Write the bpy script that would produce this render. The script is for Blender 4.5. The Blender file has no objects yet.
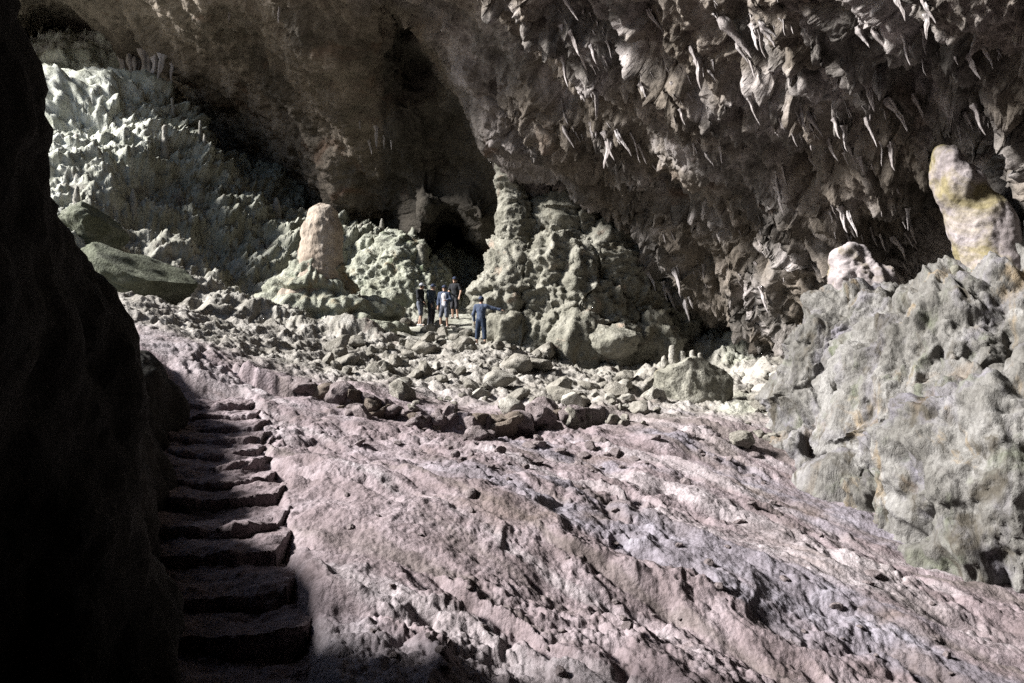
import bpy, math, random
import numpy as np
from concurrent.futures import ThreadPoolExecutor
from mathutils import Vector, Matrix

random.seed(7)
RNG = np.random.default_rng(7)
SC = bpy.context.scene
COL = SC.collection
F32 = np.float32

# ------------------------------------------------------------------ camera
FPX, CX, CY = 870.0, 512.0, 341.5
PITCH = math.radians(1.5)
CAMZ = 2.0
CP, SP = math.cos(PITCH), math.sin(PITCH)


def pix(px, py, Y):
    """world point at horizontal distance Y seen at a place of the photograph"""
    u, v = (px - CX) / FPX, (CY - py) / FPX
    dy, dz = CP - v * SP, SP + v * CP
    t = Y / dy
    return np.array([u * t, Y, CAMZ + dz * t])


def project(P):
    y, z = P[:, 1], P[:, 2] - CAMZ
    dep = y * CP + z * SP
    up = -y * SP + z * CP
    dep = np.where(dep < 0.05, 0.05, dep)
    return CX + FPX * P[:, 0] / dep, CY - FPX * up / dep, np.where(y > 0.1, dep, 1e9)


# ------------------------------------------------------------------ noise
POOL = ThreadPoolExecutor(4)
GRAD = RNG.normal(size=(256, 3)).astype(F32)
GRAD /= np.linalg.norm(GRAD, axis=1, keepdims=True)
RND3 = RNG.random((4096, 3)).astype(F32)


def chunked(fn, P):
    P = np.ascontiguousarray(P, dtype=F32)
    n = len(P)
    if n < 20000:
        return fn(P)
    parts = [P[i:i + 32768] for i in range(0, n, 32768)]
    return np.concatenate(list(POOL.map(fn, parts)))


def _hash(ix, iy, iz, seed):
    h = ix * np.uint32(73856093) ^ iy * np.uint32(19349663) ^ iz * np.uint32(83492791) ^ np.uint32(seed * 2654435 + 17)
    h ^= h >> np.uint32(13)
    h *= np.uint32(1274126177)
    h ^= h >> np.uint32(15)
    return h


def _perlin(P, seed):
    Pi = np.floor(P)
    f = P - Pi
    I = Pi.astype(np.int32).astype(np.uint32)
    u = f * f * f * (f * (f * 6 - 15) + 10)
    out = np.zeros(len(P), F32)
    for cx in (0, 1):
        wx = u[:, 0] if cx else 1 - u[:, 0]
        for cy in (0, 1):
            wy = wx * (u[:, 1] if cy else 1 - u[:, 1])
            for cz in (0, 1):
                w = wy * (u[:, 2] if cz else 1 - u[:, 2])
                g = GRAD[_hash(I[:, 0] + np.uint32(cx), I[:, 1] + np.uint32(cy), I[:, 2] + np.uint32(cz), seed) & np.uint32(255)]
                out += w * (g[:, 0] * (f[:, 0] - cx) + g[:, 1] * (f[:, 1] - cy) + g[:, 2] * (f[:, 2] - cz))
    return out * 1.5


def perlin(P, seed=0):
    return chunked(lambda q: _perlin(q, seed), P)


def fbm(P, octaves=4, seed=0, gain=0.5, lac=2.1):
    P = np.asarray(P, F32)
    out, a = 0, 1.0
    for i in range(octaves):
        out = out + a * perlin(P, seed + i)
        P = P * F32(lac)
        a *= gain
    return out


def ridged(P, octaves=4, seed=0, gain=0.5, lac=2.1):
    P = np.asarray(P, F32)
    out, a = 0, 1.0
    for i in range(octaves):
        out = out + a * (1 - 2 * np.abs(perlin(P, seed + i)))
        P = P * F32(lac)
        a *= gain
    return out


def _worley(P, seed):
    Pi = np.floor(P)
    f = P - Pi
    I = Pi.astype(np.int32).astype(np.uint32)
    d1 = np.full(len(P), 9.0, F32)
    for cx in (-1, 0, 1):
        for cy in (-1, 0, 1):
            for cz in (-1, 0, 1):
                o = RND3[_hash(I[:, 0] + np.uint32(cx & 0xffffffff), I[:, 1] + np.uint32(cy & 0xffffffff),
                               I[:, 2] + np.uint32(cz & 0xffffffff), seed) & np.uint32(4095)]
                d = (f[:, 0] - cx - o[:, 0]) ** 2 + (f[:, 1] - cy - o[:, 1]) ** 2 + (f[:, 2] - cz - o[:, 2]) ** 2
                d1 = np.minimum(d1, d)
    return d1 * 1.25


def worley(P, seed=0):
    return chunked(lambda q: _worley(q, seed), P)


def sstep(a, b, x):
    t = np.clip((x - a) / (b - a), 0, 1)
    return t * t * (3 - 2 * t)


class RBF:
    """smooth interpolation through scattered control values"""

    def __init__(self, X, val, eps, lam=1e-4):
        self.X, self.eps = np.asarray(X, float), eps
        n, d = self.X.shape
        A = np.zeros((n + d + 1, n + d + 1))
        A[:n, :n] = self.k(self.X) + lam * np.eye(n)
        A[:n, n:n + d] = self.X
        A[:n, -1] = 1
        A[n:, :n] = A[:n, n:].T
        b = np.zeros(n + d + 1)
        b[:n] = val
        self.w = np.linalg.lstsq(A, b, rcond=None)[0]

    def k(self, Q):
        d2 = ((Q[:, None, :] - self.X[None, :, :]) ** 2).sum(2)
        return -np.sqrt(d2 + self.eps ** 2)

    def __call__(self, Q):
        Q = np.asarray(Q, float)
        n = len(self.X)
        parts = [Q[i:i + 20000] for i in range(0, len(Q), 20000)]
        f = lambda q: self.k(q) @ self.w[:n] + q @ self.w[n:-1] + self.w[-1]
        return np.concatenate(list(POOL.map(f, parts)))


# ------------------------------------------------------------------ meshes
def make_mesh(name, V, Q, smooth=True):
    V = np.asarray(V, F32)
    Q = np.asarray(Q, np.int32)
    me = bpy.data.meshes.new(name)
    me.vertices.add(len(V))
    me.vertices.foreach_set('co', V.ravel())
    k = Q.shape[1]
    me.loops.add(Q.size)
    me.loops.foreach_set('vertex_index', Q.ravel())
    me.polygons.add(len(Q))
    me.polygons.foreach_set('loop_start', np.arange(len(Q), dtype=np.int32) * k)
    me.update(calc_edges=True)
    if smooth:
        me.shade_smooth()
    return me


def add_attr(me, name, val):
    a = me.attributes.new(name, 'FLOAT', 'POINT')
    a.data.foreach_set('value', np.asarray(val, F32))


def vnormals(V, Q):
    a, b, c = V[Q[:, 0]], V[Q[:, 1]], V[Q[:, 2]]
    if Q.shape[1] == 4:
        n = np.cross(c - a, V[Q[:, 3]] - b)
    else:
        n = np.cross(b - a, c - a)
    N = np.zeros_like(V)
    for j in range(3):
        N[:, j] = np.bincount(Q.ravel(), np.repeat(n[:, j], Q.shape[1]), len(V))
    l = np.linalg.norm(N, axis=1, keepdims=True)
    return N / np.maximum(l, 1e-12)


def link(name, me, mat, parent=None, loc=(0, 0, 0)):
    o = bpy.data.objects.new(name, me)
    if mat is not None and me is not None:
        me.materials.clear()
        me.materials.append(mat)
    COL.objects.link(o)
    o.location = loc
    if parent is not None:
        o.parent = parent
    return o


def tag(o, label=None, cat=None, group=None, kind=None):
    if label:
        o['label'] = label
    if cat:
        o['category'] = cat
    if group:
        o['group'] = group
    if kind:
        o['kind'] = kind
    return o


class Field:
    """distance field on a grid; round cones are blended in and meshed"""

    def __init__(self, lo, hi, vox):
        self.lo, self.v = np.asarray(lo, float), vox
        self.n = np.ceil((np.asarray(hi, float) - self.lo) / vox).astype(int) + 1
        self.d = np.full(self.n, 1e3, F32)

    def cone(self, a, b, ra, rb, k=0.0, cut=False, sq=(1, 1, 1)):
        a, b, sq = np.asarray(a, float), np.asarray(b, float), np.asarray(sq, float)
        R = max(ra, rb)
        m = R * sq.max() + k + 3 * self.v
        i0 = np.clip(np.floor((np.minimum(a, b) - m - self.lo) / self.v).astype(int), 0, self.n)
        i1 = np.clip(np.ceil((np.maximum(a, b) + m - self.lo) / self.v).astype(int) + 1, 0, self.n)
        if (i1 <= i0).any():
            return
        sl = tuple(slice(p, q) for p, q in zip(i0, i1))
        g = [(self.lo[j] + np.arange(i0[j], i1[j]) * self.v).astype(F32) for j in range(3)]
        X, Y, Z = g[0][:, None, None], g[1][None, :, None], g[2][None, None, :]
        ab = b - a
        L2 = float(ab @ ab) + 1e-12
        t = np.clip(((X - a[0]) * ab[0] + (Y - a[1]) * ab[1] + (Z - a[2]) * ab[2]) / L2, 0, 1)
        dx, dy, dz = (X - a[0] - t * ab[0]) / sq[0], (Y - a[1] - t * ab[1]) / sq[1], (Z - a[2] - t * ab[2]) / sq[2]
        dist = np.sqrt(dx * dx + dy * dy + dz * dz) - (ra + (rb - ra) * t)
        dist = dist * float(sq.min())
        cur = self.d[sl]
        if cut:
            dist = -dist
            if k > 0:
                h = np.maximum(k - np.abs(cur - dist), 0) / k
                self.d[sl] = np.maximum(cur, dist) + h * h * k / 4
            else:
                self.d[sl] = np.maximum(cur, dist)
        elif k > 0:
            h = np.maximum(k - np.abs(cur - dist), 0) / k
            self.d[sl] = np.minimum(cur, dist) - h * h * k / 4
        else:
            self.d[sl] = np.minimum(cur, dist)

    def ball(self, c, r, k=0.0, cut=False, sq=(1, 1, 1)):
        self.cone(c, np.asarray(c) + 1e-4, r, r, k, cut, sq)

    def halfspace(self, axis, val, keep_above=True):
        sh = [1, 1, 1]
        sh[axis] = -1
        g = (self.lo[axis] + np.arange(self.n[axis]) * self.v).astype(F32).reshape(sh)
        self.d = np.maximum(self.d, (val - g) if keep_above else (g - val))

    def mesh(self):
        d = self.d
        d = np.pad(d, 1, constant_values=1e3)
        lo = self.lo - self.v
        s = d < 0
        c = np.zeros(tuple(x - 1 for x in d.shape), np.int8)
        for i in (0, 1):
            for j in (0, 1):
                for k in (0, 1):
                    c += s[i:d.shape[0] - 1 + i, j:d.shape[1] - 1 + j, k:d.shape[2] - 1 + k]
        I = np.argwhere((c > 0) & (c < 8))
        idx = np.full(c.shape, -1, np.int32)
        idx[I[:, 0], I[:, 1], I[:, 2]] = np.arange(len(I))
        acc, cnt = np.zeros((len(I), 3)), np.zeros(len(I))
        corners = [(i, j, k) for i in (0, 1) for j in (0, 1) for k in (0, 1)]
        dv = {q: d[I[:, 0] + q[0], I[:, 1] + q[1], I[:, 2] + q[2]] for q in corners}
        for q in corners:
            for ax in range(3):
                if q[ax] == 0:
                    r = list(q)
                    r[ax] = 1
                    A, B = dv[q], dv[tuple(r)]
                    m = (A < 0) != (B < 0)
                    t = np.clip(A[m] / (A[m] - B[m]), 0.02, 0.98)
                    p = np.tile(np.array(q, float), (m.sum(), 1))
                    p[:, ax] = t
                    acc[m] += p
                    cnt[m] += 1
        V = lo + (I + acc / cnt[:, None]) * self.v
        quads = []
        for ax in range(3):
            sl0 = [slice(1, -1)] * 3
            sl1 = [slice(1, -1)] * 3
            sl0[ax], sl1[ax] = slice(0, -1), slice(1, None)
            a, b = s[tuple(sl0)], s[tuple(sl1)]
            E = np.argwhere(a != b)
            if not len(E):
                continue
            inside = a[E[:, 0], E[:, 1], E[:, 2]]
            o1, o2 = (ax + 1) % 3, (ax + 2) % 3
            base = E.copy()
            base[:, o1] += 1
            base[:, o2] += 1

            def cell(p, q):
                z = base.copy()
                z[:, o1] -= p
                z[:, o2] -= q
                return idx[z[:, 0], z[:, 1], z[:, 2]]
            q = np.stack([cell(1, 1), cell(0, 1), cell(0, 0), cell(1, 0)], 1)
            q[~inside] = q[~inside][:, ::-1]
            quads.append(q)
        Q = np.concatenate(quads)
        Q = Q[(Q >= 0).all(1)]
        return V, Q


def relax(V, Q, it=1):
    for _ in range(it):
        S, C = np.zeros_like(V), np.zeros(len(V))
        for a, b in ((0, 1), (1, 2), (2, 3), (3, 0)):
            for p, q in ((a, b), (b, a)):
                for j in range(3):
                    S[:, j] += np.bincount(Q[:, p], V[Q[:, q], j], len(V))
                C += np.bincount(Q[:, p], minlength=len(V))
        V = 0.5 * V + 0.5 * S / np.maximum(C, 1)[:, None]
    return V


# ------------------------------------------------------------------ materials
def rock_mat(name, cols, scale=1.0, bump=0.5, grain=1.0, stains=(), coord="pos", attr=None, stretch=(1, 1, 1), rough=0.9, dist=0.06, pos=(0.3, 0.5, 0.7), spec=0.25):
    """cols: colours through a fractal noise; attr: {attribute: colour ramp} mixed on top"""
    m = bpy.data.materials.new(name)
    m.use_nodes = True
    nt = m.node_tree
    N, L = nt.nodes, nt.links
    N.clear()
    k_ = 0.72
    cols = [tuple(x * k_ for x in c) for c in cols]
    attr = {a: [tuple(x * k_ for x in c) for c in cc] for a, cc in (attr or {}).items()}
    stains = [(p, q, r, tuple(x * k_ for x in c)) for p, q, r, c in stains]
    out = N.new('ShaderNodeOutputMaterial')
    bs = N.new('ShaderNodeBsdfPrincipled')
    bs.inputs['Roughness'].default_value = rough
    bs.inputs['Specular IOR Level'].default_value = spec
    L.new(bs.outputs[0], out.inputs[0])
    if coord == 'pos':
        src = N.new('ShaderNodeNewGeometry').outputs['Position']
    else:
        src = N.new('ShaderNodeTexCoord').outputs['Object']
    mp = N.new('ShaderNodeMapping')
    mp.inputs['Scale'].default_value = stretch
    L.new(src, mp.inputs[0])
    vec = mp.outputs[0]

    def noise(sc, det=8, ro=0.62, dis=0.0, v=None):
        n = N.new('ShaderNodeTexNoise')
        n.inputs['Scale'].default_value = sc
        n.inputs['Detail'].default_value = det
        n.inputs['Roughness'].default_value = ro
        n.inputs['Distortion'].default_value = dis
        L.new(v or vec, n.inputs['Vector'])
        return n

    def ramp(fac, stops):
        r = N.new('ShaderNodeValToRGB')
        e = r.color_ramp.elements
        while len(e) < len(stops):
            e.new(0.5)
        for k, (p, c) in enumerate(stops):
            e[k].position = p
            e[k].color = (*c, 1) if len(c) == 3 else c
        L.new(fac, r.inputs[0])
        return r.outputs[0]

    def mix(f, a, b):
        x = N.new('ShaderNodeMix')
        x.data_type = 'RGBA'
        if isinstance(f, float):
            x.inputs[0].default_value = f
        else:
            L.new(f, x.inputs[0])
        for s, i in ((a, 6), (b, 7)):
            if isinstance(s, tuple):
                x.inputs[i].default_value = (*s, 1)
            else:
                L.new(s, x.inputs[i])
        return x.outputs[2]

    def ramped(cc, n):
        ps = [pos[0] + (pos[2] - pos[0]) * i / max(1, len(cc) - 1) for i in range(len(cc))]
        return ramp(n, list(zip(ps, cc)))

    base_n = noise(scale, 9, 0.65, 0.4)
    col = ramped(cols, base_n.outputs[0])
    if attr:
        for an, cc in attr.items():
            at = N.new('ShaderNodeAttribute')
            at.attribute_name = an
            col = mix(at.outputs['Fac'], col, ramped(cc, base_n.outputs[0]))
    for k, (sc, lo, hi, c) in enumerate(stains):
        n = noise(sc, 7, 0.6, 0.8)
        w = N.new('ShaderNodeVectorMath')
        w.operation = 'ADD'
        w.inputs[1].default_value = (13.7 * (k + 1), 5.1 * k, 7.7)
        L.new(vec, w.inputs[0])
        L.new(w.outputs[0], n.inputs['Vector'])
        f = ramp(n.outputs[0], [(lo, (0, 0, 0)), (hi, (1, 1, 1))])
        col = mix(f, col, c)
    # fine speckle of the mineral
    sp = noise(scale * 14, 6, 0.75)
    spk = ramp(sp.outputs[0], [(0.3, (0.45, 0.43, 0.41)), (0.5, (.95, .95, .95)), (0.72, (1.35, 1.35, 1.33))])
    mm = N.new('ShaderNodeMix')
    mm.data_type = 'RGBA'
    mm.blend_type = 'MULTIPLY'
    mm.inputs[0].default_value = 0.8
    L.new(col, mm.inputs[6])
    L.new(spk, mm.inputs[7])
    L.new(mm.outputs[2], bs.inputs['Base Color'])
    b1 = noise(scale * 3.5 * grain, 10, 0.7, 0.3)
    vo = N.new('ShaderNodeTexVoronoi')
    vo.inputs['Scale'].default_value = scale * 9 * grain
    L.new(vec, vo.inputs['Vector'])
    ad = N.new('ShaderNodeMath')
    ad.operation = 'MULTIPLY_ADD'
    ad.inputs[1].default_value = -0.25
    L.new(vo.outputs['Distance'], ad.inputs[0])
    L.new(b1.outputs[0], ad.inputs[2])
    bp = N.new('ShaderNodeBump')
    bp.inputs['Strength'].default_value = bump
    bp.inputs['Distance'].default_value = dist
    L.new(ad.outputs[0], bp.inputs['Height'])
    L.new(bp.outputs[0], bs.inputs['Normal'])
    return m


def plain_mat(name, c, c2=None, scale=20, rough=0.85, bump=0.2, coord='obj'):
    m = rock_mat(name, [c, c2 or tuple(x * 1.25 for x in c)], scale, bump, coord='obj', rough=rough, dist=0.01)
    return m


PINK = [(.13, .10, .10), (.25, .20, .21), (.36, .305, .325)]
GREEN = [(.20, .20, .155), (.35, .35, .29), (.56, .56, .49)]
M = {}
M['ground'] = rock_mat('trodden_clay', PINK, 1.3, 0.75, 1.6, attr={'green': GREEN, 'mouth_light': [(.36, .37, .29), (.62, .63, .55), (.88, .89, .82)], 'streak': [(.22, .185, .19), (.35, .31, .32), (.45, .41, .425)], 'stain': [(.085, .07, .06), (.15, .125, .115), (.23, .195, .185)], 'slate': [(.15, .13, .145), (.245, .22, .25), (.335, .315, .36)]},
                       stains=[(0.5, .60, .75, (.17, .13, .115))])
M['vault'] = rock_mat('cave_limestone', [(.10, .082, .062), (.20, .165, .13), (.32, .27, .22)], 0.55, 0.9, 1.4,
                      attr={'violet': [(.05, .044, .037), (.21, .19, .175), (.68, .62, .61)], 'pale': [(.14, .12, .11), (.30, .265, .255), (.50, .455, .45)], 'soot_shade': [(.035, .03, .024), (.055, .048, .038), (.085, .073, .058)]},
                      stains=[(0.35, .60, .78, (.16, .085, .05))], dist=0.12)
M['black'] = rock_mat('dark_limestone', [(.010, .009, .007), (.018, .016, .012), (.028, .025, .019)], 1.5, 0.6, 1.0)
M['cream'] = rock_mat('cream_flowstone', [(.12, .115, .09), (.24, .23, .19), (.40, .385, .335)], 0.9, 0.7, 1.5, dist=.11,
                      stains=[(0.6, .58, .75, (.17, .14, .085)), (0.8, .62, .74, (.42, .31, .24))])
M['amber'] = rock_mat('amber_flowstone', [(.28, .22, .17), (.42, .35, .285), (.55, .485, .42)], 1.2, 0.6, 1.5, stretch=(1, 1, .5),
                      stains=[(0.9, .57, .75, (.33, .245, .165))])
M['moss_dark'] = rock_mat('dark_algae_limestone', [(.075, .08, .05), (.14, .15, .105), (.26, .265, .21)], 1.1, .9, 1.5, dist=.1)
M['mossy'] = rock_mat('algae_flowstone', [(.20, .20, .15), (.34, .345, .28), (.49, .50, .43)], 1.1, 0.7, 1.5, dist=.11,
                      stains=[(0.7, .55, .7, (.30, .23, .14)), (1.1, .58, .7, (.16, .20, .11))])
M['bank'] = rock_mat('weathered_flowstone', [(.085, .08, .07), (.18, .172, .16), (.31, .30, .29)], 0.9, 0.8, 1.5, dist=.11,
                     stains=[(0.8, .53, .70, (.19, .178, .205)), (1.1, .56, .72, (.125, .138, .09)), (1.7, .55, .66, (.085, .075, .06)), (0.9, .60, .68, (.24, .19, .13)), (0.8, .64, .74, (.42, .41, .40)), (.6, .60, .72, (.19, .145, .105))], stretch=(1, 1, .6))
M['ochre'] = rock_mat('ochre_and_pale_calcite', [(.22, .19, .19), (.34, .30, .30), (.46, .42, .43)], 0.9, 0.5, 1.2,
                      stains=[(0.7, .50, .62, (.23, .195, .11))])
M['stone'] = rock_mat('loose_limestone', [(.15, .14, .115), (.27, .25, .215), (.40, .375, .335)], 1.6, 0.6, 1.2, dist=.11, coord='obj')
M['stone_pale'] = rock_mat('pale_limestone', [(.25, .235, .20), (.37, .35, .31), (.52, .50, .46)], 1.6, 0.5, 1.2, dist=.11, coord='obj')
M['stone_brown'] = rock_mat('brown_limestone', [(.10, .08, .062), (.175, .14, .115), (.26, .22, .185)], 1.6, 0.6, 1.2, dist=.11, coord='obj')
M['stone_clay'] = rock_mat('clay_coated_limestone', [(.12, .095, .092), (.23, .19, .19), (.34, .29, .295)], 1.6, 0.6, 1.2, coord='obj', dist=.1)
M['drip'] = rock_mat('stalactite_calcite', [(.20, .17, .16), (.42, .38, .37), (.66, .62, .62)], 2.0, 0.6, 1.2, stretch=(1, 1, .4))

# ------------------------------------------------------------------ the ground
SUN = np.array([-.81, -.11, .56])
SUN /= np.linalg.norm(SUN)

gpts = []
for px, py, Y in [
    (380, 690, 6.4), (200, 690, 6.4), (345, 610, 7.6), (512, 650, 7.4), (700, 690, 7.4), (900, 745, 7.4), (1010, 700, 8.6),
    (250, 510, 9.8), (400, 505, 10), (500, 522, 10), (700, 568, 10), (900, 620, 10), (1010, 648, 10),
    (240, 435, 13.3), (450, 447, 14), (650, 478, 14), (800, 520, 14), (900, 560, 13),
    (200, 388, 16.3), (350, 402, 17), (500, 427, 17.5), (620, 432, 18), (740, 437, 18.5), (820, 470, 17),
    (300, 376, 21), (400, 384, 22), (500, 400, 22), (600, 402, 23), (700, 408, 24), (780, 405, 24),
    (480, 347, 31), (430, 324, 36), (400, 323, 36), (380, 348, 29), (300, 345, 30), (560, 372, 29), (650, 374, 30), (740, 376, 30), (800, 380, 28),
    (170, 338, 20), (185, 352, 18), (130, 305, 23), (200, 310, 31), (250, 262, 38), (290, 225, 44), (150, 250, 34.5), (100, 200, 37),
    (70, 120, 41), (120, 108, 47), (180, 160, 51), (230, 195, 50), (45, 45, 57), (95, 55, 60), (330, 300, 38),
    (445, 279, 44), (445, 270, 54), (540, 320, 42), (640, 320, 44), (380, 262, 46), (10, 200, 46)]:
    gpts.append(pix(px, py, Y))
for p in [(0, -2, -.2), (0, 2, .1), (0, -25, -1), (20, -10, -1.5), (-15, -12, 1), (-15, 14, 2.4), (-22, 24, 4), (-30, 30, 6), (-42, 44, 11), (-60, 20, 4), (-9, 8, 1.0),
          (20, 20, .5), (40, 30, 1), (20, 5, -1), (0, 80, 14), (-60, 80, 24), (60, 80, 6), (-90, -30, 0), (90, -60, -2), (0, -90, -2), (-100, 40, 4), (100, 20, 0)]:
    gpts.append(np.array(p, float))
gpts = np.array(gpts)
GRBF = RBF(gpts[:, :2] / 10, gpts[:, 2], 0.15, 1e-3)

# stair corridor: centre line and half width by distance
ST_Y0, ST_Y1, ST_N = 6.3, 16.2, 13


def stair_x(y):
    t = (y - 8.5) / 7.0
    return -2.98 + (-5.45 + 2.98) * t


def base_h(x, y):
    return GRBF(np.stack([x, y], 1) / 10)


r_list = np.concatenate([[0.4, 1.0, 2.0, 3.0], np.exp(np.arange(math.log(4.0), math.log(64.0), 0.0028)), [68, 76, 90, 120, 170]])
a_dense = np.linspace(-math.radians(33), math.radians(33), 900)
a_list = np.concatenate([np.linspace(-math.pi, -math.radians(34), 60), a_dense, np.linspace(math.radians(34), math.pi, 60)])
A_, R_ = np.meshgrid(a_list, r_list)
gx, gy = (R_ * np.sin(A_)).ravel(), (R_ * np.cos(A_)).ravel()
gh = base_h(gx, gy)
P2 = np.stack([gx, gy, np.zeros_like(gx)], 1)
# zones: near clay slope / far mineral rubble
crest = 18.5 + 1.5 * fbm(P2 * .15, 2, 3)
far = sstep(-1.5, 3.5, gy - crest + 0.10 * np.abs(gx) * (gx < -4))
rub = sstep(0.0, 6.0, gy - 22)
# directions along / across the fall line of the near slope
fx, fy = .80, -.60
s_al, s_ac = gx * fx + gy * fy, -gx * fy + gy * fx
warp = fbm(P2 * .5, 3, 11)
PF = np.stack([s_al * .42, s_ac * 1.0 + warp * .8, gh * .5], 1)
near = 1 - far
n_big = fbm(PF * .7, 3, 21)
n_rid = ridged(PF * 1.6, 4, 31, .55)
clod_m = sstep(-.05, .40, fbm(P2 * .45, 4, 41))
w1 = worley(np.stack([gx, gy, gh], 1) * 3.2 + warp[:, None] * .4, 5)
w2 = worley(np.stack([gx, gy, gh], 1) * 8.0, 6)
fine = fbm(P2 * 5.0, 4, 51, .6)
d_near = .22 * n_big + .045 * n_rid + (.12 + .88 * clod_m) * (.10 * (.5 - w1) + .045 * (.5 - w2)) + (.018 + .022 * clod_m) * fine + .010 * fbm(P2 * 14, 3, 55, .6)
# sharp pockets eroded below overhanging clods
pock = sstep(.42, .62, fbm(np.stack([s_al * .55, s_ac * 1.3, gx * 0], 1) * 1.1, 3, 61) + .25 * n_rid * .5)
d_near -= .17 * pock * (.3 + .7 * clod_m)
# rubble of the far slope
PW = np.stack([gx, gy, gh * 1.2], 1)
wa = worley(PW * .45 + .35 * fbm(PW * .8, 3, 71)[:, None], 7)
wb = worley(PW * 1.15 + .3 * fbm(PW * 1.7, 2, 75)[:, None], 8)
wc = worley(PW * 2.6, 9)
rm = sstep(-.25, .35, fbm(PW * .35, 3, 83))
wq = fbm(PW * .8, 3, 85)
led = ridged(np.stack([gx * .30, gy * .30, gh * 1.15], 1) + .35 * wq[:, None], 4, 84, .55)
led2 = ridged(np.stack([gx * .9, gy * .9, gh * 2.6], 1) + .3 * wq[:, None], 4, 87, .6)
d_far = rub * (2.2 * fbm(PW * .15, 4, 86) + .65 * (.45 - wa) * rm + .40 * led + .24 * led2 + .22 * (.45 - wb) * (1 - .7 * rm)) + .17 * (.5 - wc) * (.3 + .7 * rm) + .15 * fbm(P2 * 2.2, 4, 81, .62) + (1 - rub) * (.12 * n_rid + .45 * (.5 - wb) + .22 * led2)
steep = sstep(26, 40, gy)
d = near * d_near + far * d_far * (.45 + .55 * steep)
stand = sstep(1.0, .55, np.hypot((gx + 2.1) / 3.4, (gy - 34.2) / 6.0))      # trodden spot where the visitors stand
d *= 1 - .85 * stand
# the low broken ledge that crosses the slope
lc = np.array([pix(*q) for q in [(235, 378, 17.6), (300, 388, 17.2), (350, 402, 17), (430, 418, 17), (500, 427, 17.3), (560, 420, 18), (605, 406, 19.5)]])
ly = gy - np.interp(gx, lc[:, 0], lc[:, 1]) - .25 * fbm(P2 * .9, 3, 97)
lm = sstep(lc[0, 0] - .5, lc[0, 0] + .6, gx) * sstep(lc[-1, 0] + .8, lc[-1, 0] - .6, gx)
d += lm * (.22 + .16 * fbm(P2 * .7, 2, 98)) * (sstep(-.05, .05, ly) * np.exp(-np.clip(ly, 0, 9) / 2.0) - sstep(.05, -.05, ly) * np.exp(-np.clip(-ly, 0, 9) / 1.2))
# terraces of the flowstone, each lip throwing a shade
# the worn stair corridor is lower than its banks
ux = gx - stair_x(gy)
cor = sstep(.98, .66, np.abs(ux)) * sstep(ST_Y0 - 1, ST_Y0, gy) * sstep(ST_Y1 + 1.2, ST_Y1 - 2.5, gy)
d = d * (1 - .8 * cor) - .42 * cor
nr, na = len(r_list), len(a_list)
ii, jj = np.meshgrid(np.arange(nr - 1), np.arange(na - 1), indexing='ij')
i0 = (ii * na + jj).ravel()
GQ = np.stack([i0, i0 + 1, i0 + na + 1, i0 + na], 1)[:, ::-1]
closing = np.stack([np.arange(nr - 1) * na + na - 1, np.arange(nr - 1) * na, np.arange(1, nr) * na, np.arange(1, nr) * na + na - 1], 1)[:, ::-1]
GQ = np.concatenate([GQ, closing])
GV = np.stack([gx, gy, gh], 1)
GN = vnormals(GV, GQ)
GN[GN[:, 2] < 0] *= -1
GN = GN * rub[:, None] + np.array([0, 0, 1.]) * (1 - rub[:, None])
GV = GV + GN * d[:, None]
gz = GV[:, 2]
gm = make_mesh('cave_floor', GV, GQ)
add_attr(gm, 'green', np.clip(far * (.55 + .45 * steep) + .35 * sstep(.1, .5, fbm(P2 * .4, 3, 91)) * sstep(2, 6, gx), 0, 1))
stv = fbm(np.stack([s_al * .10, s_ac * 1.3 + .5 * warp, gx * 0], 1), 4, 99)
add_attr(gm, 'streak', near * .75 * sstep(.15, .5, stv))
add_attr(gm, 'stain', near * .7 * sstep(.15, .55, -stv))
add_attr(gm, 'mouth_light', rub * sstep(-14, -20, gx + 2.5 * fbm(P2 * .3, 3, 100)))  # daylight near the mouth painted as whiter rock on the far left slope
add_attr(gm, 'slate', np.clip(sstep(.12, .42, fbm(np.stack([s_al * .12, s_ac * .5, gx * 0], 1), 4, 95)) * sstep(-3, 1, gx) * near, 0, 1))
tag(link('cave_floor', gm, M['ground']), 'sloping cave floor of pinkish trodden clay and rubble', kind='structure')
GZG = gz.reshape(nr, na)


def ground_z(x, y):
    r, a = math.hypot(x, y), math.atan2(x, y)
    i = min(max(np.searchsorted(r_list, r) - 1, 0), nr - 2)
    j = min(max(np.searchsorted(a_list, a) - 1, 0), na - 2)
    return float(GZG[i:i + 2, j:j + 2].mean())


def pixel_map(V):
    px, py, dep = project(V)
    ok = (px > -20) & (px < 1043) & (py > -20) & (py < 702) & (dep < 1e8)
    k = np.nonzero(ok)[0]
    W = 266
    key = ((py[k] + 20) // 4).astype(int) * W + ((px[k] + 20) // 4).astype(int)
    o = np.lexsort((dep[k], key))
    key, k = key[o], k[o]
    first = np.concatenate([[True], key[1:] != key[:-1]])
    return dict(zip(key[first].tolist(), k[first].tolist()))


GMAP = pixel_map(GV)


def on_map(mp, V, px, py):
    W = 266
    a, b = int((py + 20) // 4), int((px + 20) // 4)
    for rad in range(0, 4):
        for da in range(-rad, rad + 1):
            for db in range(-rad, rad + 1):
                k = mp.get((a + da) * W + b + db)
                if k is not None:
                    return V[k]
    return None


def ground_at(px, py):
    return on_map(GMAP, GV, px, py)


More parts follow.
